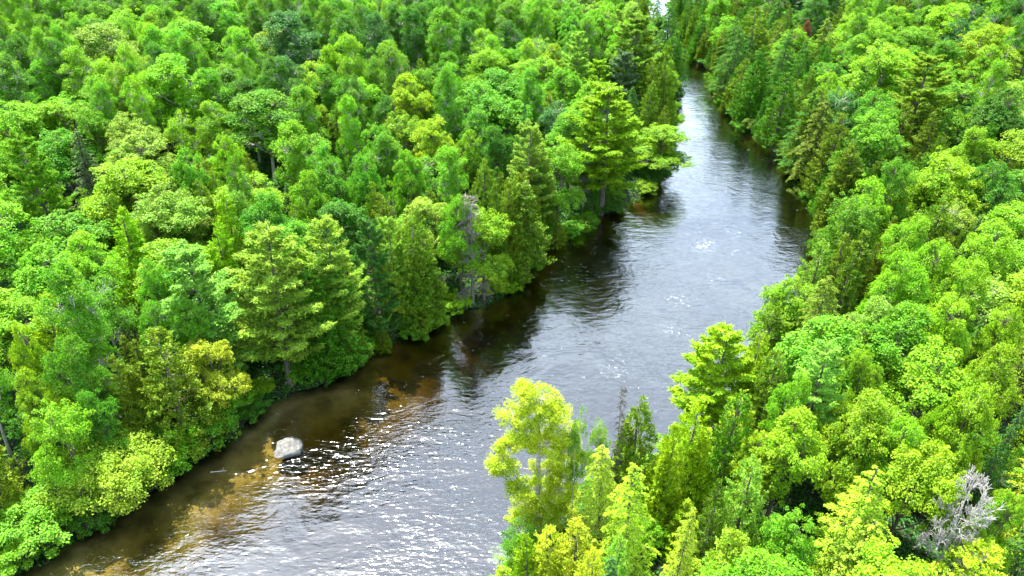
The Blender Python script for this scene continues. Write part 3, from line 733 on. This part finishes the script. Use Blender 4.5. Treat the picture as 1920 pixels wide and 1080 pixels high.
def math_(op, a, b):
    n = N(t, 'ShaderNodeMath', operation=op)
    for k, v in ((0, a), (1, b)):
        if isinstance(v, (int, float)): n.inputs[k].default_value = v
        else: l(v, n.inputs[k])
    return n.outputs[0]
w1 = wave(.85, -.45, (.5, 1.5, 1), 2.5, .6); w2 = wave(2.2, -.2, (.6, 1.3, 1), 2.5, .4); w3 = wave(.16, -.5, (1, 1.3, 1), 3.0, 1.0); calm = wave(.055, -.6, (.8, 1.3, 1), 3.0, .6)
amp = N(t, 'ShaderNodeMapRange', i_From_Min=.38, i_From_Max=.62, i_To_Min=.35, i_To_Max=1.25); l(calm, amp.inputs['Value'])
hh = math_('ADD', math_('MULTIPLY', w1, .105), math_('MULTIPLY', w2, .085)); hh = math_('ADD', math_('MULTIPLY', hh, amp.outputs[0]), math_('MULTIPLY', w3, .25))
bu = N(t, 'ShaderNodeBump', i_Strength=1.0, i_Distance=.55); l(hh, bu.inputs['Height'])
fr = N(t, 'ShaderNodeFresnel', i_IOR=1.45); l(bu.outputs[0], fr.inputs['Normal'])
gl = N(t, 'ShaderNodeBsdfGlossy', i_Roughness=.09); l(bu.outputs[0], gl.inputs['Normal'])
tp = N(t, 'ShaderNodeBsdfTransparent')
ms = N(t, 'ShaderNodeMixShader'); l(math_('ADD', math_('MULTIPLY', fr.outputs[0], 2.9), .03), ms.inputs[0]); l(tp.outputs[0], ms.inputs[1]); l(gl.outputs[0], ms.inputs[2]); l(ms.outputs[0], out.inputs['Surface'])
fo = None
for px, py, rad in ((1322, 462, 2.6), (1380, 470, 2.2), (1370, 435, 2.5), (1150, 690, 3.0), (1270, 560, 3.0), (1260, 620, 3.5), (1340, 520, 2.5)):
    dn = N(t, 'ShaderNodeVectorMath', operation='DISTANCE'); dn.inputs[1].default_value = (*at(px, py)[:2], 0); l(geo.outputs['Position'], dn.inputs[0])
    mr = N(t, 'ShaderNodeMapRange', i_From_Min=0., i_From_Max=rad, i_To_Min=.17 if px == 1322 else .11, i_To_Max=0.); l(dn.outputs['Value'], mr.inputs['Value']); fo = mr.outputs[0] if fo is None else math_('MAXIMUM', fo, mr.outputs[0])
fm = N(t, 'ShaderNodeMapRange', i_From_Min=.70, i_From_Max=.78, i_To_Min=0., i_To_Max=.75); l(math_('ADD', wave(2.4, .2, (.8, 1.2, 1), 5.0, 1.2), fo), fm.inputs['Value'])
fd = N(t, 'ShaderNodeBsdfDiffuse'); fd.inputs['Color'].default_value = (.6, .62, .62, 1); mf = N(t, 'ShaderNodeMixShader'); l(fm.outputs[0], mf.inputs[0]); l(ms.outputs[0], mf.inputs[1]); l(fd.outputs[0], mf.inputs[2]); l(mf.outputs[0], out.inputs['Surface'])
va = N(t, 'ShaderNodeVolumeAbsorption', i_Color=(.65, .58, .20, 1), i_Density=1.45); l(va.outputs[0], out.inputs['Volume'])
wt = bpy.data.objects.new('river_water', mesh_np('river_water', np.concatenate([Tv, Bv]), np.concatenate([top, bot, sides]), mat=m)); COL.objects.link(wt); wt['kind'] = 'structure'

# ------------------------------------------------------------------ rocks and logs
import bmesh
def rock(name, loc, s, seed, label, group=None, mat=None, cat='rock'):
    r = np.random.default_rng(seed); bm = bmesh.new(); bmesh.ops.create_icosphere(bm, subdivisions=4, radius=1)
    ph = r.uniform(0, 6.28, 9); cuts = rvec(r, 10)
    for v in bm.verts:
        c = np.array(v.co)
        for k in cuts:
            ex = c @ k - .60
            if ex > 0: c = c - k * ex * .93
        c = c * (1 + .05 * math.sin(4 * c[0] + ph[0]) * math.sin(3.3 * c[1] + ph[1]) + .025 * math.sin(9 * c[2] + ph[2] + 5 * c[0]) + .02 * math.sin(13 * c[1] + 8 * c[0] + ph[3]))
        v.co = c * np.array(s)
    me = bpy.data.meshes.new(name); bm.to_mesh(me); bm.free(); me.materials.append(mat or M_ROCK)
    o = bpy.data.objects.new(name, me); COL.objects.link(o); o.location = loc; o.rotation_euler = (0, 0, r.uniform(0, 6)); o['label'] = label; o['category'] = cat
    if group: o['group'] = group
    return o
bx, by, _ = at(545, 843)
o = rock('boulder', (bx, by, .18), (1.8, 1.15, .92), 3, 'big pale grey boulder alone in the brown shallows near the left bank', cat='boulder'); o.rotation_euler = (0, .1, .35)
for k, (px, py, s, lab) in enumerate([(988, 541, .55, 'small pale rock at the waterline under the leaning maple'), (14, 966, .75, 'rounded grey rock on bare soil at the lower left edge'),
                                      (1020, 487, .5, 'small brown rock in shaded shallows below the wide olive cedar'), (1075, 450, .5, 'flat pale rock at the foot of the wide olive cedar'),
                                      (1452, 283, .8, 'brown ledge rock along the far right bank upstream'), (1428, 262, .7, 'low reddish rock at the far right waterline upstream')]):
    x, y, _ = at(px, py); rock('rock', (x, y, gz(x, y) * .5 + s * .25), (s * 1.3, s, s * .6), 20 + k, lab)
def log(name, pts, r0, r1, label, mat):
    tb = Tubes(); P = np.array(pts, float); o0 = P[0].copy(); P = P - o0; n = 8
    tt = np.linspace(0, len(P) - 1, n); Q = np.stack([np.interp(tt, np.arange(len(P)), P[:, k]) for k in range(3)], 1)
    tb.add(Q, np.linspace(r0, r1, n), 8); limb(tb, Q[5], Q[5] + [.15, .25, .2], r1 * .6, .02, 0, 4)
    o = bpy.data.objects.new(name, tb.mesh(name, mat)); COL.objects.link(o); o.location = o0; o['label'] = label; o['category'] = 'log'
a = at(2, 948); b = at(46, 930); log('fallen_log', [(a[0] - 2, a[1] - .4, gz(a[0], a[1]) + .3), (a[0], a[1], gz(a[0], a[1]) + .35), (b[0], b[1], gz(b[0], b[1]) + .2)], .16, .07, 'pale fallen log on bare soil at the lower left edge', M_DEADWOOD)
a = at(395, 886); b = at(425, 884); log('driftwood', [(a[0], a[1], .05), (b[0], b[1], .1)], .045, .025, 'short driftwood stick floating beside the left bank bushes', M_DEADWOOD)
a = at(1490, 290); b = at(1440, 270); log('fallen_log', [(a[0] + 1, a[1], .9), (b[0], b[1], .0)], .14, .05, 'grey fallen log sloping into the water at the far right bank', M_DEADWOOD)

# ------------------------------------------------------------------ undergrowth: ferns and seedlings nobody could count
r = np.random.default_rng(9); lv = Leaves(); n = 80000
X = r.uniform(-85, 120, n); Y = r.uniform(14, 150, n); d = look(GD, X, Y); ok = (d > -.3) & ((d < 5) | (r.random(n) < .6)); X, Y = X[ok], Y[ok]; Z = look(GZG, X, Y)
for x, y, z in zip(X, Y, Z):
    p = pix(x, y, z)
    if not (-60 < p[0] < 1980 and -40 < p[1] < 1130): continue
    k = 14; a = r.uniform(0, 6.28, k); q = r.uniform(.05, .8, k); c = np.stack([x + q * np.cos(a), y + q * np.sin(a), z + .12 + .35 * r.random(k)], 1)
    lv.add(c, np.stack([np.cos(a), np.sin(a), .3 + 0 * a], 1), UP + r.normal(size=(k, 3)) * .5, r.uniform(.22, .45, k), .16)
o = bpy.data.objects.new('undergrowth', lv.mesh('undergrowth', M_LEAF)); COL.objects.link(o); o.color = (.05, .17, .015, 1); o['kind'] = 'stuff'; o['label'] = 'low green ferns and seedlings covering the forest floor'; o['category'] = 'undergrowth'

# ------------------------------------------------------------------ plant every tree: an Empty with its trunk and crown
proto = {}
for k, vs_ in V.items():
    proto[k] = []
    bare = k.startswith('dead')
    for tm, cm in vs_:
        a = bpy.data.objects.new('stems' if 'bush' in k else 'trunk', tm); b = bpy.data.objects.new('branches' if bare else 'foliage' if 'bush' in k else 'crown', cm)
        proto[k].append((a, b))
# labels: tone, kind and where it stands next to a landmark that can be found
LANDMARK = [(T, T['label']) for T in TREES if T['label']]
used = {T['label'] for T in TREES if T['label']}
SHORT = {'large bright aspen spreading in the middle of the upper left grove': 'large bright aspen of the upper left grove', 'huge yellow green pine leaning over the left bank with bare lower limbs': 'huge pine leaning over the left bank',
         'largest pale green pine rising over the left bank with long drooping plumes': 'largest pale pine of the left bank', 'silvery bare dead tree in the lower right corner': 'silvery dead tree',
         'tall ragged lime yellow tree standing in front of the river': 'ragged lime yellow tree', 'grey green spruce standing over the dark gap at the left edge': 'grey green spruce', 'large lime yellow bush leaning over the water at lower left': 'large lime yellow bush',
         'bare grey dead conifer on the left bank beside the reddish tipped maple': 'bare grey conifer of the left bank', 'large olive pine where the river narrows far upstream': 'large olive pine far upstream',
         'yellow topped maple standing alone against dark gaps above the left forest': 'lone yellow topped maple', 'olive pine with a pale trunk showing in the upper right forest': 'olive pine of the upper right forest',
         'deep green rounded maple touching the upper right edge': 'deep green maple at the right edge', 'pale yellow pine with a fluffy top standing over the river on the right bank': 'fluffy pale pine of the right bank',
         'largest rounded bright maple in the middle of the right forest': 'largest maple of the right forest', 'golden hemlock below the broad maples in the lower right': 'golden hemlock', 'broad yellow green maple left of the silvery dead tree': 'broad maple by the silvery tree',
         'yellow green maple reaching out from the right bank over calm grey water': 'maple reaching out from the right bank', 'slim dark spruce spire above the left forest': 'slim dark spruce spire', 'tall olive cedar at the bend where the right bank turns dark': 'tall olive cedar at the bend',
         'small rusty brown crown among the green trees right of the river': 'small rusty brown crown', 'wide olive cedar at the waterline below the huge yellow green pine': 'wide olive cedar at the waterline', 'slender olive cedar at the waterline left of the bare grey conifer': 'slender olive cedar at the waterline',
         'bulky olive cedar on the left bank behind the lime yellow bush': 'bulky olive cedar', 'bluish spruce cut by the right edge': 'bluish spruce at the right edge', 'small dark spruce in a shaded gap of the right forest': 'small dark spruce in the gap', 'bright maple with a visible pale trunk at the lower left edge': 'maple with a visible pale trunk'}
SHORT.update({'large pale green aspen near the upper left corner': 'large pale aspen near the upper left corner', 'large bluish green aspen near the top edge of the left forest': 'large bluish aspen near the top edge',
              'tall green aspen standing out along the top edge of the left forest': 'tall aspen along the top edge', 'broad deep green hemlock over the narrow reach on the right bank': 'broad hemlock over the narrow reach',
              'broad bright maple dome near the top of the right forest': 'broad maple dome of the right forest', 'deep green hemlock by the river at the top edge': 'deep green hemlock at the top edge',
              'yellow topped maple beside the bluish aspens of the upper left grove': 'yellow topped maple of the upper left grove', 'wide yellow green maple right of the grey green spruce': 'wide maple by the grey green spruce',
              'bluish green conifer near the right edge above a dark rounded maple': 'bluish conifer near the right edge', 'lime yellow hemlock with a dark trunk right of the ragged lime tree': 'lime hemlock with a dark trunk',
              'pale cedar at the tip of the right bank beside the dark shaded water': 'pale cedar at the tip of the right bank', 'pale layered pine in front of the slim dark spruce': 'pale layered pine of the left forest',
              'thin whitish dead tree deep in the left forest among green maples': 'thin whitish dead tree', 'bright green maple hanging over the narrow reach of the river': 'maple hanging over the narrow reach',
              'pale yellow cedar cone in the middle of the lower right forest': 'pale cedar cone of the lower right forest', 'yellow green pine with flat plumed limbs behind the left bank': 'flat limbed pine of the left bank'})
marks = [(T, SHORT[s]) for T, s in LANDMARK if s in SHORT]
ORD = ['', 'second ', 'third ', 'fourth ', 'fifth ', 'sixth ', 'seventh ', 'eighth ', 'ninth ']
def side_of(T, M):
    dx, dy = T['cx'] - M['cx'], T['cy'] - M['cy']
    return ('right of' if dx > 0 else 'left of') if abs(dx) > 1.1 * abs(dy) else ('below' if dy > 0 else 'above')
for T in TREES: T['cx'], T['cy'], T['dep'] = pix(T['x'], T['y'], gz(T['x'], T['y']) + T['H'] * (.62 if 'bush' not in T['kind'] else .5))
for i, T in enumerate(TREES): T['i'] = i
SHOWN = [T for T in TREES if T['i'] not in HIDDEN]
for T in SHOWN:
    if T['label']: continue
    tone, kind = TONE[T['tone']][0], CAT[T['kind']].replace(' tree', '') if not T['kind'].startswith('dead') else 'dead tree'
    if 'bush' in T['kind']: kind = 'bush'
    elif T['H'] < 8.4 and not T['kind'].startswith('dead'): kind = 'small ' + kind if False else kind
    best = None
    for M, s in marks:
        if M is T: continue
        sd = side_of(T, M); D = math.hypot(T['cx'] - M['cx'], T['cy'] - M['cy'])
        rank = sum(1 for U in SHOWN if U is not T and U is not M and U['tone'] == T['tone'] and CAT[U['kind']] == CAT[T['kind']] and side_of(U, M) == sd and math.hypot(U['cx'] - M['cx'], U['cy'] - M['cy']) < D)
        if rank < 9 and (best is None or (rank, D) < best[0]): best = ((rank, D), sd, s, rank)
    if best:
        (_, _), sd, s, rank = best
        lab = f"{ORD[rank]}{'nearest ' if rank == 0 else 'closest '}{tone} {kind} {sd} the {s}"
    else: lab = f"{tone} {kind} deep in the unbroken {'left' if T['cx'] < 1200 else 'right'} forest"
    if len(lab.split()) > 16: lab = lab.replace(' the ', ' ', 1) if lab.count(' the ') > 1 else lab.replace('green ', '', 1)
    T['label'] = lab if len(lab.split()) <= 16 else lab.replace(' the ', ' ')
ROOTS = []
for T in SHOWN:
    k = T['kind']; var = proto[k]; h = int(abs(T['x'] * 37.7 + T['y'] * 91.3)); vi = 3 if T['label'].startswith('sparse pine with a long') else h % len(var); a0, b0 = var[vi]; R0, H0 = SIZE[k]
    rt = bpy.data.objects.new(NAME[k], None); COL.objects.link(rt); rt.empty_display_size = .5
    rt.location = (T['x'], T['y'], gz(T['x'], T['y']) - .05); s = T['R'] / R0
    rt.scale = (s, s * (1 + .12 * math.sin(h)), T['H'] / TOPZ[k][vi]); q = np.random.default_rng(h)
    rt.rotation_euler = (q.normal() * .03, q.normal() * .03, 0 if k == 'lime' else q.uniform(0, 6.28))
    ROOTS.append((T['i'], rt)); rt['label'] = T['label']; rt['category'] = CAT[k]
    if k != 'lime': rt['group'] = GROUP[k]
    c = np.array(TONE[T['tone']][1]) * q.uniform(.84, 1.16) * np.array([q.uniform(.86, 1.16), 1, q.uniform(.8, 1.3)])
    for o in (a0, b0):
        ch = o.copy(); COL.objects.link(ch); ch.parent = rt; ch.color = (*c, 1)
